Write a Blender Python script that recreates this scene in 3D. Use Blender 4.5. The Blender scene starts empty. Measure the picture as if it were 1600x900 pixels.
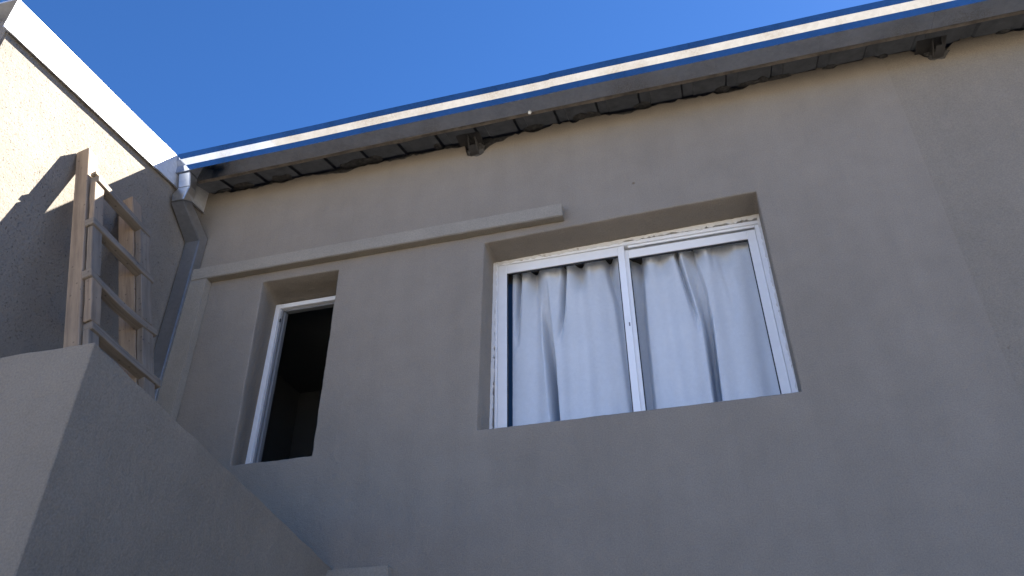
import bpy, bmesh, math, random
from mathutils import Vector, Matrix, noise
random.seed(7)
S = bpy.context.scene
R = math.radians

# ------------------------------------------------------------------ camera
cam = bpy.data.objects.new('camera', bpy.data.cameras.new('camera'))
S.collection.objects.link(cam); S.camera = cam
cam.data.lens = 27.225; cam.data.sensor_width = 36; cam.data.clip_start = .05; cam.data.clip_end = 2000
CAM = Vector((0, -3.3163, 1.6))
cam.matrix_world = Matrix(((0.964, 0.152, 0.219, CAM.x), (0.266, -0.537, -0.801, CAM.y), (-0.004, 0.830, -0.558, CAM.z), (0, 0, 0, 1)))
def euler_cam(yaw, pitch, roll):
    cy, sy = math.cos(yaw), math.sin(yaw)
    f = Vector((-sy*math.cos(pitch), cy*math.cos(pitch), math.sin(pitch))); r = Vector((cy, sy, 0)); u = r.cross(f)
    r2 = r*math.cos(roll)+u*math.sin(roll); u2 = -r*math.sin(roll)+u*math.cos(roll)
    return Matrix(((r2.x, u2.x, -f.x, CAM.x), (r2.y, u2.y, -f.y, CAM.y), (r2.z, u2.z, -f.z, CAM.z), (0, 0, 0, 1)))
cam.matrix_world = euler_cam(R(15.287), R(33.914), R(-0.289))

# ------------------------------------------------------------------ sun, sky, exposure
SUN = Vector((.60, .67, 1)).normalized()          # towards the sun: behind the house, to the right
elev = math.asin(SUN.z); azim = math.atan2(SUN.x, SUN.y)
W = bpy.data.worlds.new('World'); S.world = W; W.use_nodes = True
nt = W.node_tree; bg = nt.nodes['Background']
sky = nt.nodes.new('ShaderNodeTexSky'); sky.sky_type = 'NISHITA'; sky.sun_disc = False
sky.sun_elevation = elev; sky.sun_rotation = azim; sky.altitude = 1200
sky.air_density = .45; sky.dust_density = .05; sky.ozone_density = 8.0
hs = nt.nodes.new('ShaderNodeHueSaturation'); hs.inputs['Saturation'].default_value = 1.10; hs.inputs['Value'].default_value = 1
nt.links.new(sky.outputs[0], hs.inputs['Color']); nt.links.new(hs.outputs[0], bg.inputs[0]); bg.inputs[1].default_value = .05
sl = bpy.data.lights.new('sun', 'SUN'); sl.energy = 4.2; sl.angle = R(.5); sl.color = (1, .95, .87)
so = bpy.data.objects.new('sun', sl); S.collection.objects.link(so)
so.rotation_euler = SUN.to_track_quat('Z', 'Y').to_euler(); so.location = (4, 6, 12)
S.view_settings.view_transform = 'Standard'; S.view_settings.look = 'None'
S.view_settings.exposure = 3.05; S.view_settings.gamma = 1

# ------------------------------------------------------------------ helpers
def tag(o, label=None, cat=None, group=None, kind=None):
    for k, v in (('label', label), ('category', cat), ('group', group), ('kind', kind)):
        if v: o[k] = v
    return o
def empty(name, loc):
    o = bpy.data.objects.new(name, None); S.collection.objects.link(o); o.location = loc; o.empty_display_size = .2
    return o
def world_loc(o):
    v = Vector((0, 0, 0))
    while o: v += o.location; o = o.parent
    return v
def obj(name, bm, mat, parent=None, smooth=False):
    me = bpy.data.meshes.new(name)
    if smooth:
        for f in bm.faces: f.smooth = True
    bm.to_mesh(me); bm.free(); me.materials.append(mat)
    o = bpy.data.objects.new(name, me); S.collection.objects.link(o)
    if parent:
        o.parent = parent; o.location = -world_loc(parent)
    return o
def hexa(bm, p):
    """p: 8 points, bottom ring then top ring (both the same way round)"""
    v = [bm.verts.new(q) for q in p]
    for f in ((3, 2, 1, 0), (4, 5, 6, 7), (0, 1, 5, 4), (1, 2, 6, 5), (2, 3, 7, 6), (3, 0, 4, 7)):
        bm.faces.new([v[i] for i in f])
    return v
def box(bm, x0, x1, y0, y1, z0, z1):
    return hexa(bm, [(x0, y0, z0), (x1, y0, z0), (x1, y1, z0), (x0, y1, z0), (x0, y0, z1), (x1, y0, z1), (x1, y1, z1), (x0, y1, z1)])
def bevel(bm, w, seg=2):
    bmesh.ops.recalc_face_normals(bm, faces=bm.faces)
    bmesh.ops.bevel(bm, geom=list(bm.edges), offset=w, segments=seg, profile=.5, affect='EDGES', clamp_overlap=True)
def extrude_profile(bm, pts, x0, x1, closed=True, caps=True, dz=0.0):
    """pts (y, z) swept along x"""
    a = [bm.verts.new((x0, y, z)) for y, z in pts]; b = [bm.verts.new((x1, y, z+dz)) for y, z in pts]
    n = len(pts)
    for i in range(n if closed else n-1):
        j = (i+1) % n; bm.faces.new((a[i], b[i], b[j], a[j]))
    if caps and closed: bm.faces.new(a); bm.faces.new(b[::-1])
    bmesh.ops.recalc_face_normals(bm, faces=bm.faces)
def subdiv_poly(pts, step, jit, closed=True):
    """walk a polyline of (x, z), insert points every step, jitter them across"""
    out = []; n = len(pts)
    for i in range(n if closed else n-1):
        a = Vector(pts[i]); b = Vector(pts[(i+1) % n]); L = (b-a).length; k = max(1, int(L/step))
        t = (b-a)/L; nn = Vector((-t.y, t.x))
        for j in range(k):
            p = a+(b-a)*(j/k)
            if j: 
                w = noise.noise(Vector((p.x*9, p.y*9, i*3.1)))*.6+noise.noise(Vector((p.x*40, p.y*40, i)))*.4
                p = p+nn*jit*w
            out.append(p)
    return out

# ------------------------------------------------------------------ materials
def new_mat(name):
    m = bpy.data.materials.new(name); m.use_nodes = True
    return m, m.node_tree, m.node_tree.nodes['Principled BSDF']
def N(nt, kind, **kw):
    n = nt.nodes.new(kind)
    for k, v in kw.items():
        if k in n.inputs: n.inputs[k].default_value = v
        else: setattr(n, k, v)
    return n
def ramp(nt, fac, stops):
    r = nt.nodes.new('ShaderNodeValToRGB'); cr = r.color_ramp
    cr.elements[0].position, cr.elements[0].color = stops[0]
    cr.elements[1].position, cr.elements[1].color = stops[-1]
    for p, c in stops[1:-1]: cr.elements.new(p).color = c
    nt.links.new(fac, r.inputs[0]); return r.outputs[0]
def g(v): return (v, v, v, 1)
def mix(nt, fac, a, b, mode='MIX'):
    m = nt.nodes.new('ShaderNodeMix'); m.data_type = 'RGBA'; m.blend_type = mode
    if isinstance(fac, (int, float)): m.inputs[0].default_value = fac
    else: nt.links.new(fac, m.inputs[0])
    for i, c in ((6, a), (7, b)):
        if isinstance(c, tuple): m.inputs[i].default_value = c
        else: nt.links.new(c, m.inputs[i])
    return m.outputs[2]
def plaster(name, col, grain=1.0, pits=0.0, blot=.12, stain=True, rough_scale=170):
    m, nt, p = new_mat(name); L = nt.links
    tc = N(nt, 'ShaderNodeTexCoord'); co = tc.outputs['Object']
    big = N(nt, 'ShaderNodeTexNoise', Scale=1.3, Detail=6.0, Roughness=.62); L.new(co, big.inputs['Vector'])
    mid = N(nt, 'ShaderNodeTexNoise', Scale=7.0, Detail=5.0, Roughness=.6); L.new(co, mid.inputs['Vector'])
    fine = N(nt, 'ShaderNodeTexNoise', Scale=rough_scale, Detail=3.0, Roughness=.65); L.new(co, fine.inputs['Vector'])
    c1 = tuple(x*(1-blot) for x in col)+(1,); c2 = tuple(min(1, x*(1+blot)) for x in col)+(1,)
    c = ramp(nt, big.outputs[0], [(.3, c1), (.7, c2)])
    d1 = ramp(nt, mid.outputs[0], [(.25, g(.93)), (.75, g(1.03))])
    c = mix(nt, 1, c, d1, 'MULTIPLY')
    d2 = ramp(nt, fine.outputs[0], [(.25, g(.72)), (.75, g(1.2))])
    c = mix(nt, .7, c, d2, 'MULTIPLY')
    vs = N(nt, 'ShaderNodeTexVoronoi', Scale=2.6); L.new(co, vs.inputs['Vector'])          # a few small rust and splash marks
    c = mix(nt, 1, c, ramp(nt, vs.outputs['Distance'], [(.012, (.62, .55, .46, 1)), (.03, g(1))]), 'MULTIPLY')
    if stain:                                          # faint rain streaks that run down the face
        mp = N(nt, 'ShaderNodeMapping'); mp.inputs['Scale'].default_value = (5, 5, .35); L.new(co, mp.inputs[0])
        st = N(nt, 'ShaderNodeTexNoise', Scale=1.6, Detail=5.0, Roughness=.6); L.new(mp.outputs[0], st.inputs['Vector'])
        s1 = ramp(nt, st.outputs[0], [(.3, g(.93)), (.62, g(1.0))])
        c = mix(nt, .8, c, s1, 'MULTIPLY')
    L.new(c, p.inputs['Base Color']); p.inputs['Roughness'].default_value = .93; p.inputs['Specular IOR Level'].default_value = .2
    mid2 = N(nt, 'ShaderNodeTexNoise', Scale=38.0, Detail=4.0, Roughness=.6); L.new(co, mid2.inputs['Vector'])
    b1 = N(nt, 'ShaderNodeBump', Strength=.35*grain, Distance=.006); L.new(fine.outputs[0], b1.inputs['Height'])
    b2 = N(nt, 'ShaderNodeBump', Strength=.22*grain, Distance=.012); L.new(mid2.outputs[0], b2.inputs['Height']); L.new(b1.outputs[0], b2.inputs['Normal'])
    b3 = N(nt, 'ShaderNodeBump', Strength=.25*grain, Distance=.03); L.new(mid.outputs[0], b3.inputs['Height']); L.new(b2.outputs[0], b3.inputs['Normal'])
    last = b3
    if pits:
        mp = N(nt, 'ShaderNodeMapping'); mp.inputs['Scale'].default_value = (1, 1, .9); L.new(co, mp.inputs[0])
        v = N(nt, 'ShaderNodeTexNoise', Scale=105.0, Detail=3.0, Roughness=.6); L.new(mp.outputs[0], v.inputs['Vector'])
        pr = ramp(nt, v.outputs[0], [(.27, g(0)), (.38, g(1))])
        b4 = N(nt, 'ShaderNodeBump', Strength=pits, Distance=.02); L.new(pr, b4.inputs['Height']); L.new(b3.outputs[0], b4.inputs['Normal'])
        last = b4
    L.new(last.outputs[0], p.inputs['Normal'])
    return m
def metal(name, col=(.72, .74, .77), rough=(.12, .24), dirt=0.0, metallic=1.0, bump=.05, wave=.1):
    m, nt, p = new_mat(name); L = nt.links
    tc = N(nt, 'ShaderNodeTexCoord'); co = tc.outputs['Object']
    sp = N(nt, 'ShaderNodeTexVoronoi', Scale=55.0); L.new(co, sp.inputs['Vector'])
    n1 = N(nt, 'ShaderNodeTexNoise', Scale=9.0, Detail=5.0); L.new(co, n1.inputs['Vector'])
    c = ramp(nt, sp.outputs['Color'], [(0, tuple(x*.9 for x in col)+(1,)), (1, tuple(min(1, x*1.05) for x in col)+(1,))])
    if dirt:
        n2 = N(nt, 'ShaderNodeTexNoise', Scale=3.2, Detail=3.0, Roughness=.6); L.new(co, n2.inputs['Vector'])
        n3 = N(nt, 'ShaderNodeTexNoise', Scale=140.0, Detail=4.0, Roughness=.7); L.new(co, n3.inputs['Vector'])
        a = ramp(nt, n2.outputs[0], [(.47, g(0)), (.66, g(1))]); b = ramp(nt, n3.outputs[0], [(.40, g(0)), (.60, g(1))])
        f = mix(nt, 1, a, b, 'MULTIPLY')
        f = mix(nt, 1, f, g(dirt), 'MULTIPLY')
        c = mix(nt, f, c, (.23, .19, .14, 1))
    L.new(c, p.inputs['Base Color']); p.inputs['Metallic'].default_value = metallic
    rr = ramp(nt, n1.outputs[0], [(.3, g(rough[0])), (.7, g(rough[1]))]); L.new(rr, p.inputs['Roughness'])
    b0 = N(nt, 'ShaderNodeBump', Strength=wave, Distance=.02)
    n4 = N(nt, 'ShaderNodeTexNoise', Scale=4.0, Detail=1.0); L.new(co, n4.inputs['Vector']); L.new(n4.outputs[0], b0.inputs['Height'])
    b1 = N(nt, 'ShaderNodeBump', Strength=bump, Distance=.002); L.new(n1.outputs[0], b1.inputs['Height']); L.new(b0.outputs[0], b1.inputs['Normal'])
    L.new(b1.outputs[0], p.inputs['Normal'])
    return m
def wood(name, col, dark):
    m, nt, p = new_mat(name); L = nt.links
    tc = N(nt, 'ShaderNodeTexCoord'); co = tc.outputs['UV']
    mp = N(nt, 'ShaderNodeMapping'); mp.inputs['Scale'].default_value = (2.2, 42, 42); L.new(co, mp.inputs[0])
    a = N(nt, 'ShaderNodeTexNoise', Scale=1.0, Detail=6.0, Roughness=.65); L.new(mp.outputs[0], a.inputs['Vector'])
    k = N(nt, 'ShaderNodeTexNoise', Scale=6.0, Detail=4.0); L.new(tc.outputs['Object'], k.inputs['Vector'])
    sp = N(nt, 'ShaderNodeTexVoronoi', Scale=24.0); L.new(tc.outputs['Object'], sp.inputs['Vector'])
    c = ramp(nt, a.outputs[0], [(.25, dark+(1,)), (.55, col+(1,)), (.8, tuple(min(1, x*1.15) for x in col)+(1,))])
    c = mix(nt, .6, c, ramp(nt, k.outputs[0], [(.3, g(.72)), (.65, g(1.05))]), 'MULTIPLY')
    c = mix(nt, .75, c, ramp(nt, sp.outputs['Distance'], [(.07, g(.35)), (.16, g(1))]), 'MULTIPLY')   # knots, nail heads
    L.new(c, p.inputs['Base Color']); p.inputs['Roughness'].default_value = .8
    b = N(nt, 'ShaderNodeBump', Strength=.35, Distance=.004); L.new(a.outputs[0], b.inputs['Height']); L.new(b.outputs[0], p.inputs['Normal'])
    return m
def plain(name, col, rough=.6, var=.12, scale=30, bump=.15, spec=.5):
    m, nt, p = new_mat(name); L = nt.links
    tc = N(nt, 'ShaderNodeTexCoord')
    n = N(nt, 'ShaderNodeTexNoise', Scale=scale, Detail=5.0, Roughness=.6); L.new(tc.outputs['Object'], n.inputs['Vector'])
    L.new(ramp(nt, n.outputs[0], [(.3, tuple(x*(1-var) for x in col)+(1,)), (.7, tuple(min(1, x*(1+var)) for x in col)+(1,))]), p.inputs['Base Color'])
    p.inputs['Roughness'].default_value = rough; p.inputs['Specular IOR Level'].default_value = spec
    b = N(nt, 'ShaderNodeBump', Strength=bump, Distance=.004); L.new(n.outputs[0], b.inputs['Height']); L.new(b.outputs[0], p.inputs['Normal'])
    return m
def dirty_white(name, col, dirt, amount=.55, scale=22):
    m, nt, p = new_mat(name); L = nt.links
    tc = N(nt, 'ShaderNodeTexCoord')
    n = N(nt, 'ShaderNodeTexNoise', Scale=scale, Detail=6.0, Roughness=.7); L.new(tc.outputs['Object'], n.inputs['Vector'])
    f = ramp(nt, n.outputs[0], [(amount, g(0)), (amount+.1, g(1))])
    L.new(mix(nt, f, col+(1,), dirt+(1,)), p.inputs['Base Color']); p.inputs['Roughness'].default_value = .45
    b = N(nt, 'ShaderNodeBump', Strength=.2, Distance=.003); L.new(n.outputs[0], b.inputs['Height']); L.new(b.outputs[0], p.inputs['Normal'])
    return m

M_FACADE = plaster('facade_plaster', (0.283, 0.244, 0.196), grain=1.2, blot=.08)
M_FACADE2 = plaster('facade_plaster_right', (0.268, 0.231, 0.183), grain=1.3, blot=.06)
M_TRIM = plaster('trim_plaster', (0.322, 0.285, 0.229), grain=.7, stain=False)
M_SIDE = plaster('side_wall_plaster', (0.233, 0.205, 0.169), grain=1.0, pits=.75, rough_scale=120)
M_STAIR = plaster('stair_plaster', (0.259, 0.218, 0.167), grain=1.3, rough_scale=150)
M_GUTTER = metal('gutter_sheet', (.45, .475, .52), rough=(.06, .12), dirt=.6)
M_SPOUT = metal('downspout_sheet', (.48, .49, .50), rough=(.38, .48), wave=.02, bump=.02)
M_OUTLET = metal('bare_zinc_sheet', (.66, .68, .70), rough=(.30, .38), wave=.03, bump=.02)
M_FLASH = metal('flashing_sheet', (.66, .67, .69), rough=(.58, .68), wave=.05, metallic=.6)
M_ROOF = plain('roof_sheet', (.045, .045, .047), .75, .3, 20, .1)
M_STEEL = plain('dark_rafter', (.055, .052, .05), .8)
M_BOARD = plain('eave_board_wood', (.15, .125, .10), .9, .4, 18, .3)
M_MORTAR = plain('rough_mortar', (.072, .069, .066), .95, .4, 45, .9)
M_ALU = plain('white_aluminium', (.88, .88, .88), .38, .025, 18, .02)
M_ALU2 = plain('grey_track_aluminium', (.22, .225, .235), .4, .08, 18, .03)
M_EDGE = dirty_white('frame_edge_filler', (.74, .72, .69), (.34, .28, .22), .60, 26)
M_GASKET = plain('black_gasket', (.02, .02, .022), .6, .1)
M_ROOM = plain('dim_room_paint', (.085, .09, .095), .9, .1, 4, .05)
M_GROUND = plaster('sandy_ground', (.26, .235, .20), grain=1, stain=False)
M_DAMPER = plaster('bounce_damper_dark', (.055, .052, .05), grain=1, stain=False)
M_WOOD = wood('ladder_wood', (.31, .23, .155), (.16, .115, .08))
M_WOODG = wood('ladder_wood_grey', (.235, .19, .142), (.125, .10, .076))
M_SPLASH = plain('plaster_splash', (.8, .78, .74), .8, .1)
M_WIRE = plain('black_wire', (.015, .015, .015), .5, .1)
# curtain cloth
m, nt, p = new_mat('curtain_cloth'); L = nt.links
tc = N(nt, 'ShaderNodeTexCoord'); n = N(nt, 'ShaderNodeTexNoise', Scale=60.0, Detail=2.0); L.new(tc.outputs['Object'], n.inputs['Vector'])
n2 = N(nt, 'ShaderNodeTexNoise', Scale=5.0, Detail=4.0); L.new(tc.outputs['Object'], n2.inputs['Vector'])
L.new(mix(nt, 1, ramp(nt, n.outputs[0], [(.3, (.72, .725, .73, 1)), (.7, (.76, .765, .77, 1))]), ramp(nt, n2.outputs[0], [(.3, g(.95)), (.7, g(1))]), 'MULTIPLY'), p.inputs['Base Color'])
p.inputs['Roughness'].default_value = .9; p.inputs['Sheen Weight'].default_value = .15
M_CURTAIN = m
# thin glass: mirror by Fresnel, otherwise clear
m = bpy.data.materials.new('window_glass'); m.use_nodes = True; nt = m.node_tree; L = nt.links
nt.nodes.remove(nt.nodes['Principled BSDF']); out = nt.nodes['Material Output']
fr = N(nt, 'ShaderNodeLayerWeight', Blend=.5); tr = N(nt, 'ShaderNodeBsdfTransparent'); tr.inputs[0].default_value = (.98, .985, .985, 1)
gl = N(nt, 'ShaderNodeBsdfGlossy', Roughness=.01); ms = N(nt, 'ShaderNodeMixShader')
pwr = N(nt, 'ShaderNodeMath', operation='POWER'); pwr.inputs[1].default_value = 5
ml = N(nt, 'ShaderNodeMath', operation='MULTIPLY_ADD'); ml.inputs[1].default_value = .9; ml.inputs[2].default_value = .045
L.new(fr.outputs['Facing'], pwr.inputs[0]); L.new(pwr.outputs[0], ml.inputs[0]); L.new(ml.outputs[0], ms.inputs[0]); L.new(tr.outputs[0], ms.inputs[1]); L.new(gl.outputs[0], ms.inputs[2]); L.new(ms.outputs[0], out.inputs[0])
M_GLASS = m

# ------------------------------------------------------------------ ground
bm = bmesh.new(); box(bm, -400, 400, -400, 400, -.3, 0)
tag(obj('ground', bm, M_GROUND), kind='structure')
bm = bmesh.new(); box(bm, -14, 14, -8, 0, -.1, .004)  # unseen dark slab, added to weaken light bounced up from the ground
tag(obj('bounce_damper', bm, M_DAMPER), kind='structure')

# ------------------------------------------------------------------ house: facade
house = tag(empty('house', (0, 0, 0)), 'grey rendered house with metal gutter, white sliding window and narrow dark window', 'house')
XL = -3.05; XJ = 1.24; XR = 7.0
EAVE = [(-3.05, 5.085), (-2.86, 5.042), (-2.62, 5.041), (-2.34, 5.052), (-2.11, 5.028), (-2.0, 5.005), (-1.93, 5.033), (-1.75, 5.033), (-1.49, 5.043),
        (-1.32, 5.043), (-1.21, 5.03), (-1.19, 4.955), (-1.09, 4.945), (-1.04, 4.99), (-.9, 5.042), (-.74, 5.036), (-.66, 5.05), (-.62, 5.068), (-.5, 5.051), (-.40, 5.083), (-.36, 5.06),
        (-.17, 5.034), (.0, 5.05), (.115, 5.059), (.335, 5.048), (.48, 5.042), (.55, 5.08), (.67, 5.093), (.91, 5.092), (1.08, 5.086), (1.24, 5.085)]
EAVE_R = [(1.228, 5.085), (1.38, 5.084), (1.46, 5.0), (1.54, 5.0), (1.58, 5.06), (1.64, 5.082), (1.83, 5.081), (1.95, 5.052), (2.4, 5.07), (7.0, 5.07)]
def ragged(pts, step=.02, amp=.017):
    out = []
    for (x0, z0), (x1, z1) in zip(pts, pts[1:]):
        k = max(1, int(abs(x1-x0)/step))
        for j in range(k):
            t = j/k; x = x0+(x1-x0)*t; z = z0+(z1-z0)*t
            z += amp*noise.noise(Vector((x*14, 1.7, 0)))+amp*.9*noise.noise(Vector((x*46, 9.2, 0)))
            out.append((x, z))
    out.append(pts[-1]); return out
def fill_with_holes(bm, outer, holes, y=0.0):
    """outer / holes: lists of BMVert loops"""
    es = []
    for lp in [outer]+holes:
        for i in range(len(lp)):
            es.append(bm.edges.new((lp[i], lp[(i+1) % len(lp)])) if not bm.edges.get((lp[i], lp[(i+1) % len(lp)])) else bm.edges.get((lp[i], lp[(i+1) % len(lp)])))
    bmesh.ops.triangle_fill(bm, edges=es, use_beauty=True, use_dissolve=False)
# openings: front corner quad (x, z) anticlockwise from bottom left, and back quad at depth
WIN_F = [(-1.086, 3.118), (.414, 3.122), (.421, 4.279), (-1.066, 4.245)]
WIN_B = [(-1.086, 3.118), (.428, 3.122), (.436, 4.281), (-1.074, 4.247)]
NAR_F = [(-2.424, 3.082), (-1.96, 3.084), (-1.963, 4.234), (-2.462, 4.238)]
NAR_B = [(-2.498, 3.082), (-1.96, 3.084), (-1.963, 4.207), (-2.487, 4.207)]
DEPTH = .215
bm = bmesh.new()
top = ragged(EAVE)
outer = [bm.verts.new((x, 0, z)) for x, z in [(XL, 0), (XJ, 0)]+top[::-1]]
holes = []
for F_, B_ in ((WIN_F, WIN_B), (NAR_F, NAR_B)):
    f = subdiv_poly(F_, .022, .0045)
    c = sum(f, Vector((0, 0)))/len(f)
    rings = []
    n = len(f); r = .007
    # map to back quad by matching arc parameter
    bk = subdiv_poly(B_, .022, .0)
    if len(bk) != n:
        bk = [bk[min(len(bk)-1, int(i*len(bk)/n))] for i in range(n)]
    def outw(i):
        t = (f[(i+1) % n]-f[i-1]).normalized(); return Vector((t.y, -t.x))
    rings.append([(f[i]+outw(i)*r, 0) for i in range(n)])
    rings.append([(f[i]+outw(i)*r*.3, r*.3) for i in range(n)])
    rings.append([(f[i], r) for i in range(n)])
    rings.append([(f[i].lerp(bk[i], .5), DEPTH*.5) for i in range(n)])
    rings.append([(bk[i], DEPTH+.06) for i in range(n)])
    vr = [[bm.verts.new((p.x, y, p.y)) for p, y in rg] for rg in rings]
    for a, b_ in zip(vr, vr[1:]):
        for i in range(n):
            j = (i+1) % n; fc = bm.faces.new((a[i], a[j], b_[j], b_[i])); fc.smooth = True
    holes.append(vr[0])
fill_with_holes(bm, outer, holes)
# thickness of the coat along its ragged top
tv = outer[2:]
bv = [bm.verts.new((v.co.x, .035, v.co.z+.004)) for v in tv]
for i in range(len(tv)-1): bm.faces.new((tv[i], tv[i+1], bv[i+1], bv[i]))
bmesh.ops.recalc_face_normals(bm, faces=bm.faces)
obj('wall', bm, M_FACADE, house)
# right hand panel, set back a few millimetres along the vertical joint
bm = bmesh.new()
top2 = ragged(EAVE_R); ys = .002
jl = [(XJ-.012 if z > 4.9 else XJ-.006+.003*noise.noise(Vector((0, z*.9, 3)))+.002*noise.noise(Vector((0, z*13, 3))), z) for z in [i*.06 for i in range(84)]]
outer = [bm.verts.new((x, ys, z)) for x, z in [(XR, 0)]+top2[::-1][:-1]+jl[::-1]]
fill_with_holes(bm, outer, [])
bv = [bm.verts.new((v.co.x, ys+.03, v.co.z+.004)) for v in outer[1:len(top2)]]
for i in range(len(bv)-1): bm.faces.new((outer[1+i], outer[2+i], bv[i+1], bv[i]))
bmesh.ops.recalc_face_normals(bm, faces=bm.faces)
tag(obj('wall', bm, M_FACADE2, house), 'slightly darker render panel right of the vertical joint')
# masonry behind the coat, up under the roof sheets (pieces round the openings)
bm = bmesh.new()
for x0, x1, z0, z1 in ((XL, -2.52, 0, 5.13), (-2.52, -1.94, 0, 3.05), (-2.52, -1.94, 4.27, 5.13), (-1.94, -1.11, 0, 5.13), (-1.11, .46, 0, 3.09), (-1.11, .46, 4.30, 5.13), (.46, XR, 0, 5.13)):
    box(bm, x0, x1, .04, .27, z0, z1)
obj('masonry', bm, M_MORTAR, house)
# rooms behind
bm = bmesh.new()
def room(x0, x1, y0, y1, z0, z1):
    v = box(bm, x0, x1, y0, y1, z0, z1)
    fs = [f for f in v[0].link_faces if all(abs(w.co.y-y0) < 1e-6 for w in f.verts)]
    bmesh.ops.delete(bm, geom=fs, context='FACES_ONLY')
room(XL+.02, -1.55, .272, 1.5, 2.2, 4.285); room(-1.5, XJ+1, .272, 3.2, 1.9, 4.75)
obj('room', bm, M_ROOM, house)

# plaster mouldings
def moulding(pieces, y=-.055):
    bm = bmesh.new()
    for x0, x1, z0, z1 in pieces:
        nx = max(1, int((x1-x0)/.06)); nz = max(1, int((z1-z0)/.06))
        b2 = bmesh.new(); v = box(b2, x0, x1, y, .001, z0, z1)
        bmesh.ops.recalc_face_normals(b2, faces=b2.faces)
        long_e = [e for e in b2.edges if e.calc_length() > .2]
        if long_e: bmesh.ops.subdivide_edges(b2, edges=long_e, cuts=int(max(x1-x0, z1-z0)/.05), use_grid_fill=True)
        bmesh.ops.bevel(b2, geom=[e for e in b2.edges if e.is_manifold and e.calc_face_angle(0) > .5], offset=.004, segments=2, affect='EDGES')
        for q in b2.verts:
            q.co.x += .0025*noise.noise(q.co*17); q.co.z += .003*noise.noise(q.co*15+Vector((3, 1, 2)))
        me = bpy.data.meshes.new('t'); b2.to_mesh(me); b2.free(); bm.from_mesh(me); bpy.data.meshes.remove(me)
    return bm
mo = obj('moulding', moulding([(-2.955, -.602, 4.302, 4.390)]), M_TRIM, house)
obj('moulding', moulding([(-2.955, -2.826, 1.2, 4.3005)]), M_TRIM, house)
obj('moulding', moulding([(-1.80, -1.468, 2.405, 2.499)]), M_TRIM, house)
obj('moulding', moulding([(-1.56, -1.468, .2, 2.4035)]), M_TRIM, house)

# ------------------------------------------------------------------ sliding window (big)
Y0 = .205
def frame_bar(bm, x0, x1, z0, z1, y0, y1, bv=.003):
    b2 = bmesh.new(); box(b2, x0, x1, y0, y1, z0, z1); bevel(b2, bv, 2)
    me = bpy.data.meshes.new('t'); b2.to_mesh(me); b2.free(); bm.from_mesh(me); bpy.data.meshes.remove(me)
bm = bmesh.new()
frame_bar(bm, -1.062, .428, 4.226, 4.247, Y0, .27); frame_bar(bm, -1.062, -1.048, 3.10, 4.2255, Y0+.002, .27); frame_bar(bm, .400, .428, 3.10, 4.2255, Y0+.012, .27)
frame_bar(bm, -.29, .3995, 4.213, 4.2255, Y0+.012, Y0+.02, .002)
frame_bar(bm, -1.0475, .3995, 3.115, 3.165, Y0+.004, .27)
win = obj('sliding_window', bm, M_ALU, house)
bm = bmesh.new()                                   # lumpy filler and peeling paint round the frame
def rough_strip(a, b, w, y0, y1, normal):
    L_ = (Vector(b)-Vector(a)).length; k = int(L_/.012); a = Vector(a); b = Vector(b); nn = Vector(normal)
    rows = []
    for i in range(k+1):
        p = a.lerp(b, i/k); ww = w*(.85+.40*noise.noise(Vector((p.x*23, p.y*23, 5)))+.4*noise.noise(Vector((p.x*70, p.y*70, 1))))
        d = .004*noise.noise(Vector((p.x*40, p.y*40, 8)))
        q = p+nn*max(.004, ww)
        rows.append([bm.verts.new((p.x, y0+d, p.y)), bm.verts.new((q.x, y0+d+.004, q.y)), bm.verts.new((q.x, y1, q.y))])
    for r0, r1 in zip(rows, rows[1:]):
        for j in range(2): bm.faces.new((r0[j], r1[j], r1[j+1], r0[j+1]))
rough_strip((-1.080, 4.262), (.438, 4.284), .034, Y0-.008, .26, (0, -1))
rough_strip((-1.092, 3.1), (-1.072, 4.25), .022, Y0-.006, .26, (1, 0))
rough_strip((.440, 3.1), (.440, 4.285), .022, Y0-.006, .26, (-1, 0))
bmesh.ops.recalc_face_normals(bm, faces=bm.faces)
obj('filler_strip', bm, M_EDGE, win)
def sash(x0, x1, gx0, gx1, z0, z1, gz1, y0, y1):
    bm = bmesh.new()
    frame_bar(bm, x0, gx0, z0, z1, y0, y1); frame_bar(bm, gx1, x1, z0, z1, y0, y1)
    frame_bar(bm, gx0, gx1, gz1, z1-.0006, y0+.0015, y1-.001); frame_bar(bm, gx0, gx1, z0, z0+.055, y0+.0015, y1-.001)
    o = obj('sash', bm, M_ALU, win)
    bm = bmesh.new(); yg = (y0+y1)/2
    for a in ((gx0, gx0+.005, z0+.05, gz1), (gx1-.005, gx1, z0+.05, gz1), (gx0+.0052, gx1-.0052, gz1-.006, gz1)):
        box(bm, a[0], a[1], y0+.008, yg+.006, a[2], a[3])
    obj('gasket', bm, M_GASKET, win)
    bm = bmesh.new(); box(bm, gx0+.001, gx1-.001, yg-.002, yg+.002, z0+.05, gz1-.001); obj('pane', bm, M_GLASS, win)
sash(-1.047, -.312, -.995, -.349, 3.15, 4.2245, 4.166, Y0+.004, Y0+.030)
sash(-.335, .3985, -.299, .349, 3.15, 4.212, 4.152, Y0+.034-.012, Y0+.052) if False else sash(-.330, .3985, -.292, .354, 3.15, 4.2115, 4.157, Y0+.032, Y0+.058)
bm = bmesh.new(); box(bm, -.327, -.320, Y0+.001, Y0+.0045, 3.70, 3.722); bevel(bm, .001); obj('latch_mark', bm, M_ALU2, win)

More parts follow.
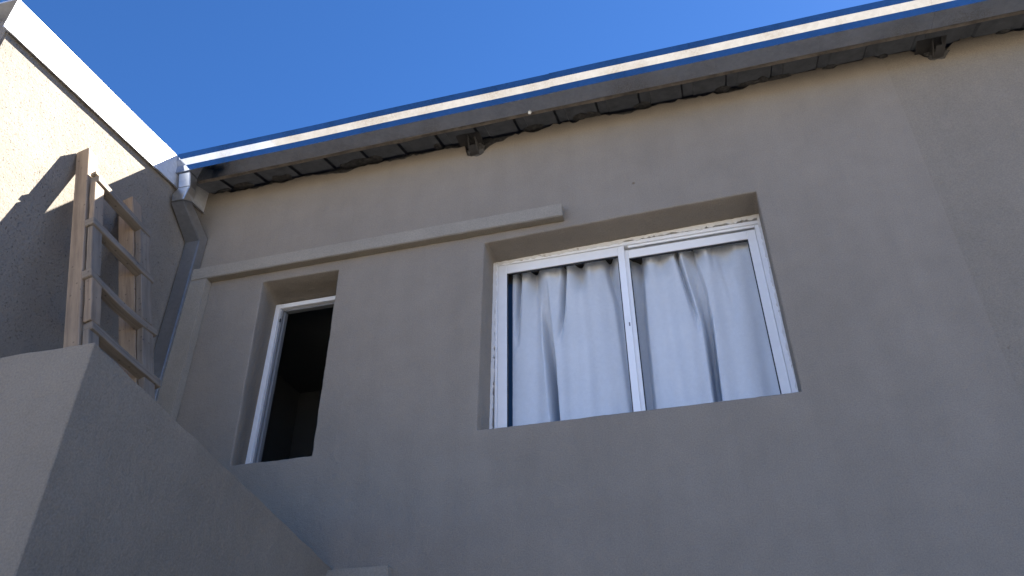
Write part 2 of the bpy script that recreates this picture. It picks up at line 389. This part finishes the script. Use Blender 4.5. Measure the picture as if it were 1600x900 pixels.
# ------------------------------------------------------------------ narrow window
bm = bmesh.new()
frame_bar(bm, -2.487, -2.452, 3.06, 4.206, .205, .235); frame_bar(bm, -2.4515, -1.945, 4.176, 4.206, .2065, .249); frame_bar(bm, -1.963, -1.93, 3.06, 4.185, .2065, .249)
frame_bar(bm, -2.4445, -1.964, 3.06, 3.11, .2065, .249)
nw = obj('narrow_window', bm, M_ALU, house)
bm = bmesh.new()
frame_bar(bm, -2.4515, -2.440, 3.11, 4.18, .226, .27, .002); frame_bar(bm, -2.4395, -2.428, 3.11, 4.165, .240, .27, .002)
frame_bar(bm, -2.4275, -1.965, 4.166, 4.1755, .235, .27, .002)
obj('track', bm, M_ALU2, nw)
bm = bmesh.new(); box(bm, -2.4505, -2.441, .220, .2275, 4.085, 4.11); bevel(bm, .002); obj('hinge', bm, M_GASKET, nw)

# ------------------------------------------------------------------ curtains
def sst(a, b, x):
    t = max(0, min(1, (x-a)/(b-a))); return t*t*(3-2*t)
def pw(z, pts):
    if z >= pts[0][0]: return pts[0][1]
    for (z0, v0), (z1, v1) in zip(pts, pts[1:]):
        if z >= z1: return v1+(v0-v1)*(z-z1)/(z0-z1)
    return pts[-1][1]
# folds: centre line x(z), width left, width right, depth(z)
FOLDS = [
    ([(4.15, -.945), (3.8, -.955), (3.1, -.965)], .012, .012, [(4.15, .08), (3.95, .06), (3.7, .0)]),
    ([(4.15, -.785), (3.9, -.775), (3.6, -.757), (3.2, -.748)], [(4.15, .03), (3.9, .035), (3.7, .04), (3.2, .026)], .011, [(4.15, .0), (4.0, .015), (3.85, .08), (3.5, .22), (3.1, .34)]),
    ([(4.15, -.672), (3.9, -.692), (3.7, -.72)], .016, .011, [(4.15, .10), (4.0, .09), (3.85, .05), (3.7, .0)]),
    ([(4.15, -.845), (3.1, -.86)], .05, .05, [(4.15, .03), (3.9, .02), (3.6, .008), (3.1, .006)]),
    ([(4.15, -.415), (3.9, -.375), (3.1, -.345)], .02, .03, [(4.15, .09), (3.8, .05), (3.1, .03)]),
    ([(4.15, -.57), (3.1, -.60)], .06, .07, [(4.15, .0), (3.7, .012), (3.1, .018)]),
    ([(4.15, -.258), (3.7, -.275), (3.1, -.285)], .05, .03, [(4.15, .09), (3.7, .13), (3.1, .18)]),
    ([(4.15, -.03), (3.9, .0), (3.75, .02)], .012, .010, [(4.15, .09), (3.9, .07), (3.65, .0)]),
    ([(4.15, .055), (3.9, .085), (3.7, .088), (3.2, .066)], [(4.15, .05), (3.9, .05), (3.7, .035), (3.2, .024)], .010, [(4.15, .04), (3.9, .10), (3.6, .22), (3.1, .34)]),
    ([(4.15, .19), (3.85, .22)], .02, .03, [(4.15, .02), (3.85, .014), (3.6, .0)]),
    ([(4.15, .33), (3.1, .33)], .06, .05, [(4.15, .012), (3.1, .02)]),
]
SHARP = (1, 6, 8)
def curtain_y(x, z):
    ph = x+.012*math.sin(z*2.3+x*5)+.014*math.sin(x*9.0)
    y = .275+.017*(.5-.5*math.cos(2*math.pi*(ph+.04)/.152))**1.6+.005*math.sin(x*11+z*1.3)+.003*noise.noise(Vector((x*6, z*1.5, 0)))
    for fi, (cx, wl, wr, dp) in enumerate(FOLDS):
        c = pw(z, cx); d = x-c
        w = (pw(z, wl) if isinstance(wl, list) else wl) if d < 0 else wr
        q = abs(d)/w
        if q < 3: y += pw(z, dp)*math.exp(-q**(5 if fi in SHARP else 2.2))
    for cx, w, dp in ((-.86, .03, .04), (-.585, .038, .075), (-.50, .022, .03), (-.232, .03, .06), (-.125, .036, .06), (.075, .036, .06), (.235, .038, .06), (.155, .02, .025)):
        q = abs(x-cx)/w
        if q < 3: y += dp*sst(3.98, 4.16, z)*math.exp(-q**2)
    s = sst(4.03, 4.18, z)                          # gathered heading
    y += s*(.012*(.5-.5*math.cos((x+.03*math.sin(x*7))*2*math.pi/.128))+.01*noise.noise(Vector((x*20, 2, 0))))
    return y
def curtain(x0, x1, label):
    bm = bmesh.new(); nx = int((x1-x0)/.0035); nz = 260; rows = []
    for k in range(nz+1):
        z = 2.7+(4.235-2.7)*k/nz
        rows.append([bm.verts.new((x0+(x1-x0)*i/nx, curtain_y(x0+(x1-x0)*i/nx, z), z)) for i in range(nx+1)])
    for a, b_ in zip(rows, rows[1:]):
        for i in range(nx): bm.faces.new((a[i], a[i+1], b_[i+1], b_[i]))
    bmesh.ops.recalc_face_normals(bm, faces=bm.faces)
    o = obj('curtain', bm, M_CURTAIN, None, True)
    return tag(o, label, 'curtain', 'curtains inside the sliding window')
curtain(-.982, -.318, 'pale white curtain hanging behind the left sash of the sliding window')
curtain(-.314, .395, 'pale white curtain hanging behind the right sash of the sliding window')

# ------------------------------------------------------------------ roof edge
bm = bmesh.new()                                    # trapezoidal sheet, seen from below
prof = []; x = XL+.01; k = 0
while x < XR:
    prof += [(x, 0), (x+.178, 0), (x+.188, .015), (x+.240, .015)]; x += .25
def roofz(y): return 5.078+.30*y
rows = []
for y in (-.245, -.1, .05, .6, 3.0, 6.0):
    rows.append([bm.verts.new((px, y, (roofz(y) if y < .1 else roofz(.05)+.12*(y-.05))+pz)) for px, pz in prof])
for a, b_ in zip(rows, rows[1:]):
    for i in range(len(prof)-1): bm.faces.new((a[i], a[i+1], b_[i+1], b_[i]))
bmesh.ops.solidify(bm, geom=bm.faces[:], thickness=.0015)
obj('roof_sheet', bm, M_ROOF, house)
bm = bmesh.new()
for i in range(60):
    x0 = XL+.12+i*(XR-XL-.12)/60; x1 = XL+.12+(i+1)*(XR-XL-.12)/60
bm.free(); bm = bmesh.new(); box(bm, XL+.10, XR, -.219, -.196, 4.972, 5.000)
bmesh.ops.subdivide_edges(bm, edges=[e for e in bm.edges if e.calc_length() > 1], cuts=160, use_grid_fill=True)
for v in bm.verts: v.co.z += .005*noise.noise(Vector((v.co.x*5, v.co.y*30, 0))); v.co.y += .004*noise.noise(Vector((v.co.x*7, 4, v.co.z*20)))
bmesh.ops.recalc_face_normals(bm, faces=bm.faces)
obj('eave_board', bm, M_BOARD, house)
def rafter(xc, z0):
    bm = bmesh.new()
    # C channel: web and two flanges, cut on the slant
    def pl(x0, x1, za, zb, y0=-.09, y1=.06):
        hexa(bm, [(x0, y0+.06, za), (x1, y0+.06, za), (x1, y1, za), (x0, y1, za), (x0, y0, zb), (x1, y0, zb), (x1, y1, zb), (x0, y1, zb)])
    pl(xc-.027, xc-.021, z0, 5.035); pl(xc-.0208, xc+.027, z0, z0+.006); pl(xc+.021, xc+.027, z0+.0062, z0+.07)
    pl(xc-.10, xc+.05, 5.0355, 5.044)
    bmesh.ops.recalc_face_normals(bm, faces=bm.faces)
    o = obj('rafter_tail', bm, M_STEEL, house)
    bm = bmesh.new()                                # lump of mortar packed round the channel
    bmesh.ops.create_icosphere(bm, subdivisions=3, radius=1)
    for v in bm.verts:
        d = v.co.copy(); r = 1+.35*noise.noise(d*2.3+Vector((xc, 0, 0)))+.15*noise.noise(d*6)
        v.co = Vector((xc+.005+d.x*.06*r, .012+d.y*.03*r, z0+.045+d.z*.055*r))
    obj('mortar_lump', bm, M_MORTAR, o)
rafter(-1.137, 4.935); rafter(1.50, 4.975)

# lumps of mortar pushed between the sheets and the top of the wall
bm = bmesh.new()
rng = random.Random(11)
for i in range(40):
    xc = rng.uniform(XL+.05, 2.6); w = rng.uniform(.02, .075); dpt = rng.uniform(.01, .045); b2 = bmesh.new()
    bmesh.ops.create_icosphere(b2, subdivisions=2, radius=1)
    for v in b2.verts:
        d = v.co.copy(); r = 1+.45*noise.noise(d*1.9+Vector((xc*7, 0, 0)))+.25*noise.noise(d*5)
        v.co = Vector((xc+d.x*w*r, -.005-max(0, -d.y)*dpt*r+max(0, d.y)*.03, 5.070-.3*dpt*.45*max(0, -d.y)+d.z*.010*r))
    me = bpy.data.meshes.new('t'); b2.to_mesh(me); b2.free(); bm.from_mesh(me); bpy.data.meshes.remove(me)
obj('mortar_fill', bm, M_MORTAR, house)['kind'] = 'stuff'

# ------------------------------------------------------------------ gutter
GB = 4.972
PROF = [(-.222, GB+.10), (-.222, GB), (-.330, GB), (-.3305, GB+.050), (-.352, GB+.088), (-.3525, GB+.140), (-.346, GB+.146), (-.338, GB+.142)]
def gutter(x0, x1, dz=0.0, dy=0.0, grow=0.0):
    bm = bmesh.new(); n = max(4, int((x1-x0)/.1))
    c = Vector((-.29, GB+.06))
    inner = []
    P = [(y+(grow if y > -.25 else -grow)+dy, z+dz-(grow if z < GB+.01 else 0)) for y, z in PROF]
    Q = [(y+(-.0012 if y > -.25 else .0012), z+.0012) for y, z in P]
    rows = []
    for k in range(n+1):
        x = x0+(x1-x0)*k/n
        wob = .0022*noise.noise(Vector((x*1.6, 0, 0)))
        rows.append([bm.verts.new((x, y+wob, z+.0025*noise.noise(Vector((x*1.1, 3, 0))))) for y, z in P+Q[::-1]])
    m_ = len(rows[0])
    for a, b_ in zip(rows, rows[1:]):
        for i in range(m_): bm.faces.new((a[i], a[(i+1) % m_], b_[(i+1) % m_], b_[i]))
    bm.faces.new(rows[0]); bm.faces.new(rows[-1][::-1])
    bmesh.ops.recalc_face_normals(bm, faces=bm.faces)
    return obj('gutter_section', bm, M_GUTTER, house)
gutter(XL+.012, -.583); gutter(-.585, 1.436, .0008, -.0008, .0015); gutter(1.432, XR, .0, -.001, .0022)
bm = bmesh.new(); bmesh.ops.create_icosphere(bm, subdivisions=3, radius=1)
for v in bm.verts:
    d = v.co.copy(); r = 1+.4*noise.noise(d*2.1); v.co = Vector((-.733+d.x*.009*r, -.222+d.y*.008*r, 4.968+d.z*.011*r))
obj('plaster_splash', bm, M_SPLASH, house)

# ------------------------------------------------------------------ downspout
def tube(bm, secs):
    """secs: rings of 4 points"""
    rs = [[bm.verts.new(p) for p in s] for s in secs]
    for a, b_ in zip(rs, rs[1:]):
        for i in range(4): bm.faces.new((a[i], a[(i+1) % 4], b_[(i+1) % 4], b_[i]))
    bm.faces.new(rs[0]); bm.faces.new(rs[-1][::-1])
    bmesh.ops.recalc_face_normals(bm, faces=bm.faces)
    bmesh.ops.bevel(bm, geom=[e for e in bm.edges if e.calc_face_angle(0) > 1.2], offset=.004, segments=2, affect='EDGES')
def ring(x0, x1, y0, y1, z0, z1=None):
    z1 = z0 if z1 is None else z1
    return [(x0, y0, z0), (x1, y0, z0), (x1, y1, z1), (x0, y1, z1)]
bm = bmesh.new()
xa, xb = XL+.006, -2.940
tube(bm, [ring(xa+.012, xb-.005, -.298, -.225, 4.752, 4.80), ring(xa, xb, -.075, -.004, 4.600, 4.66), ring(xa, xb, -.075, -.004, 4.36), ring(xa, xb-.012, -.075, -.004, .3)])
ds = obj('downspout', bm, M_SPOUT, house)
bm = bmesh.new()
tube(bm, [ring(-3.020, -2.938, -.318, -.240, GB-.001), ring(-3.008, -2.924, -.300, -.232, 4.862)])
obj('outlet', bm, M_OUTLET, ds)
bm = bmesh.new()
tube(bm, [ring(-3.010, -2.922, -.302, -.230, 4.861), ring(-3.036, -2.930, -.304, -.220, 4.815), ring(-3.026, -2.944, -.302, -.222, 4.755, 4.80)])
obj('collar', bm, M_OUTLET, ds)

# ------------------------------------------------------------------ side wall with flashing
side = tag(empty('side_wall', (XL, -1, 0)), 'sunlit textured side wall with metal flashing along its top at left', 'wall')
bm = bmesh.new()
ylist = [-1.6+i*.1 for i in range(57)]
def flz(y): return 4.801+(y+1.6)*.0667
v0 = []
rows = []
for y in ylist:
    zt = flz(y)+.1
    rows.append([bm.verts.new((XL, y, 0)), bm.verts.new((XL, y, 2.5)), bm.verts.new((XL, y, zt)), bm.verts.new((XL-.22, y, zt)), bm.verts.new((XL-.22, y, 0))])
for a, b_ in zip(rows, rows[1:]):
    for i in range(4): bm.faces.new((a[i], a[i+1], b_[i+1], b_[i]))
bm.faces.new(rows[0]); bm.faces.new(rows[-1][::-1])
bmesh.ops.recalc_face_normals(bm, faces=bm.faces)
bmesh.ops.bevel(bm, geom=[e for e in bm.edges if e.calc_face_angle(0) > 1.2], offset=.008, segments=2, affect='EDGES')
obj('wall', bm, M_SIDE, side)
def flash(y0, y1, off, dz=0.0):
    bm = bmesh.new()
    P = [(XL+.004, -.004), (XL+off+.012, -.012), (XL+off, .002), (XL+off-.002, .212), (XL+off-.012, .222), (XL-.23, .232), (XL-.235, .12), (XL-.225, .12), (XL-.221, .222), (XL+off-.014, .211), (XL+off-.004, .204), (XL+off-.003, .004)]
    rs = []
    n = max(2, int((y1-y0)/.1))
    for k in range(n+1):
        y = y0+(y1-y0)*k/n
        rs.append([bm.verts.new((x+.0015*noise.noise(Vector((y*3, 0, 0))), y, flz(y)+z+dz)) for x, z in P])
    for a, b_ in zip(rs, rs[1:]):
        for i in range(len(P)): bm.faces.new((a[i], a[(i+1) % len(P)], b_[(i+1) % len(P)], b_[i]))
    bm.faces.new(rs[0]); bm.faces.new(rs[-1][::-1])
    bmesh.ops.recalc_face_normals(bm, faces=bm.faces)
    obj('flashing', bm, M_FLASH, side)
flash(-1.63, -.482, .012); flash(-.485, 3.9, .0145, .0015)

# ------------------------------------------------------------------ stair parapet
bm = bmesh.new()
xs = -1.765; th = .13
outl = [(-3.045, -1.68), (xs, -1.68), (xs, -.002), (xs-th, -.002), (xs-th, -1.68+th), (-3.045, -1.68+th)]
def ptop(x, y): return 2.783+(y+1.68)*(2.513-2.783)/1.68 if y > -1.5 else (2.783 if x > -1.9 else 2.790)
lo = [bm.verts.new((x, y, 0)) for x, y in outl]; hi = [bm.verts.new((x, y, ptop(x, y))) for x, y in outl]
n = len(lo)
for i in range(n): bm.faces.new((lo[i], lo[(i+1) % n], hi[(i+1) % n], hi[i]))
bm.faces.new((hi[0], hi[1], hi[4], hi[5])); bm.faces.new((hi[1], hi[2], hi[3], hi[4]))
bm.faces.new((lo[5], lo[4], lo[1], lo[0])); bm.faces.new((lo[4], lo[3], lo[2], lo[1]))
bmesh.ops.recalc_face_normals(bm, faces=bm.faces)
bmesh.ops.subdivide_edges(bm, edges=[e for e in bm.edges if abs((e.verts[0].co-e.verts[1].co).z) < .5 and e.calc_length() > .5], cuts=40)
bmesh.ops.bevel(bm, geom=[e for e in bm.edges if e.is_manifold and e.calc_face_angle(0) > 1.0], offset=.003, segments=1, affect='EDGES')
for v in bm.verts:
    if v.co.z > 2: v.co.z += .006*noise.noise(Vector((v.co.x*12, v.co.y*12, 0)))+.002*noise.noise(Vector((v.co.x*45, v.co.y*45, 3)))
tag(obj('stair_parapet', bm, M_STAIR), 'grey rendered parapet of the outside stair landing, lower left corner', 'parapet')
bm = bmesh.new(); box(bm, -3.046, xs-th-.002, -1.68+th+.002, -.08, 1.75, 1.9)
tag(obj('stair_landing', bm, M_STAIR), kind='structure')

# ------------------------------------------------------------------ ladder
lean = .3113; U = Vector((-lean, 0, 1)).normalized(); NV = Vector((1, 0, lean)).normalized(); YV = Vector((0, 1, 0))
P0 = Vector((-3.0, 0, 4.52)) - U*((4.52-1.905)/U.z)      # foot of the ladder plane on the landing (y = 0)
ladder = tag(empty('wooden_ladder', (P0.x, -.8, P0.z)), 'rough homemade wooden ladder leaning on the side wall behind the parapet', 'ladder')
def hU(z): return (z-P0.z)/U.z
def plank(name, a0, a1, y0, y1, n0, n1, mat, y0t=None, bow=0.0, axis='u', seed=0, slope=0.0, rt=0.0):
    """a plank along U (axis u) from height z a0 to a1, or along y (axis y: y0..y1 with a0..a1 as height, slope along y)"""
    bm = bmesh.new(); uvl = bm.loops.layers.uv.new('UVMap'); rows = []; n = 14
    off = random.random()*7
    for k in range(n+1):
        t = k/n
        if axis == 'u':
            h = hU(a0)+(hU(a1)-hU(a0))*t; ysh = (y0t or 0)*t
            cr = [(h, y0+ysh, n0), (h, y1+ysh, n0), (h, y1+ysh, n1), (h, y0+ysh, n1)]
            if rt and k == n: cr = [(h-(.012 if i in (0, 3) else .035)*rt, y, q) for i, (h, y, q) in enumerate(cr)]
        else:
            y = y0+(y1-y0)*t; dz = slope*t - bow*math.sin(math.pi*t)
            cr = [(hU(a0+dz), y, n0), (hU(a1+dz), y, n0), (hU(a1+dz), y, n1), (hU(a0+dz), y, n1)]
        ring_ = []
        for i, (h, y, q) in enumerate(cr):
            j = Vector((h*9, y*9, q*9+i*3+seed+off))
            p = P0+U*h+YV*y+NV*q+Vector((.0025*noise.noise(j), .0025*noise.noise(j+Vector((5, 0, 0))), .002*noise.noise(j+Vector((0, 7, 0)))))
            ring_.append(bm.verts.new(p))
        rows.append(ring_)
    L_ = (hU(a1)-hU(a0)) if axis == 'u' else (y1-y0)
    vv = [0, .06, .12, .18, .24]
    for k, (a, b_) in enumerate(zip(rows, rows[1:])):
        for i in range(4):
            f = bm.faces.new((a[i], a[(i+1) % 4], b_[(i+1) % 4], b_[i]))
            for lp, uv in zip(f.loops, ((L_*k/n+off, vv[i]+off), (L_*k/n+off, vv[i+1]+off), (L_*(k+1)/n+off, vv[i+1]+off), (L_*(k+1)/n+off, vv[i]+off))): lp[uvl].uv = uv
    for r_ in (rows[0], rows[-1]):
        f = bm.faces.new(r_)
        for lp, uv in zip(f.loops, ((off, off), (off, off+.06), (off+.06, off+.06), (off+.06, off))): lp[uvl].uv = uv
    bmesh.ops.recalc_face_normals(bm, faces=bm.faces)
    bmesh.ops.bevel(bm, geom=[e for e in bm.edges if e.calc_face_angle(0) > 1.0], offset=.003, segments=1, affect='EDGES')
    return obj(name, bm, mat, ladder)
RZ = [4.300, 3.985, 3.655, 3.365, 3.04, 2.70, 2.36]         # rung heights at the left stile
plank('stile', 1.906, 4.555, -1.003, -.932, -.045, .031, M_WOOD, rt=1, seed=1)
plank('stile', 1.906, 4.50, -.592, -.515, -.062, .031, M_WOOD, y0t=-.055, rt=.8, seed=2)
RS = -.055
edges = [4.335]+[z-.022 for z in RZ]
for i in range(len(RZ)):
    zt = RZ[i]-.024; zb = (RZ[i+1]+.022) if i+1 < len(RZ) else 1.91
    w = random.uniform(-.004, .004)
    plank('block', zb, zt, -.992+w, -.925+w, .038, .072+random.uniform(-.004, .004), M_WOODG if i % 2 else M_WOOD, seed=10+i)
    yy = -.64+.055*(4.5-zt)/2.6+w; zt2 = zt+RS; zb2 = zb+RS if i+1 < len(RZ) else 1.91
    plank('block', zb2, zt2, yy-.004, yy+.078, .038, .074+random.uniform(-.004, .004), M_WOODG, seed=30+i)
    plank('rung', RZ[i]-.022, RZ[i]+.020, -1.004 if i in (1, 2) else -.982, -.562+.02*min(i, 3), .030, .080, M_WOODG, axis='y', slope=RS-.008, bow=.022 if i == 2 else .004*random.random(), seed=50+i)
plank('block', 4.325, 4.345, -.992, -.925, .038, .071, M_WOOD, seed=99)
# twist of black wire at the bottom rung in view
bm = bmesh.new()
def wire(pts, r):
    prev = None
    for i, p in enumerate(pts):
        t = (pts[min(i+1, len(pts)-1)]-pts[max(i-1, 0)]).normalized(); a = t.orthogonal().normalized(); b_ = t.cross(a)
        rg = [bm.verts.new(p+a*r*math.cos(q*math.pi/3)+b_*r*math.sin(q*math.pi/3)) for q in range(6)]
        if prev:
            for q in range(6): bm.faces.new((prev[q], prev[(q+1) % 6], rg[(q+1) % 6], rg[q]))
        prev = rg
base = P0+U*hU(3.365)+YV*(-.93)+NV*.07
wire([base+YV*(.008*math.sin(i*.5)+.0016*i)+U*(.024*math.cos(i*.55))+NV*(.022*math.sin(i*.55)-.02) for i in range(26)], .0022)
obj('wire_tie', bm, M_WIRE, ladder)
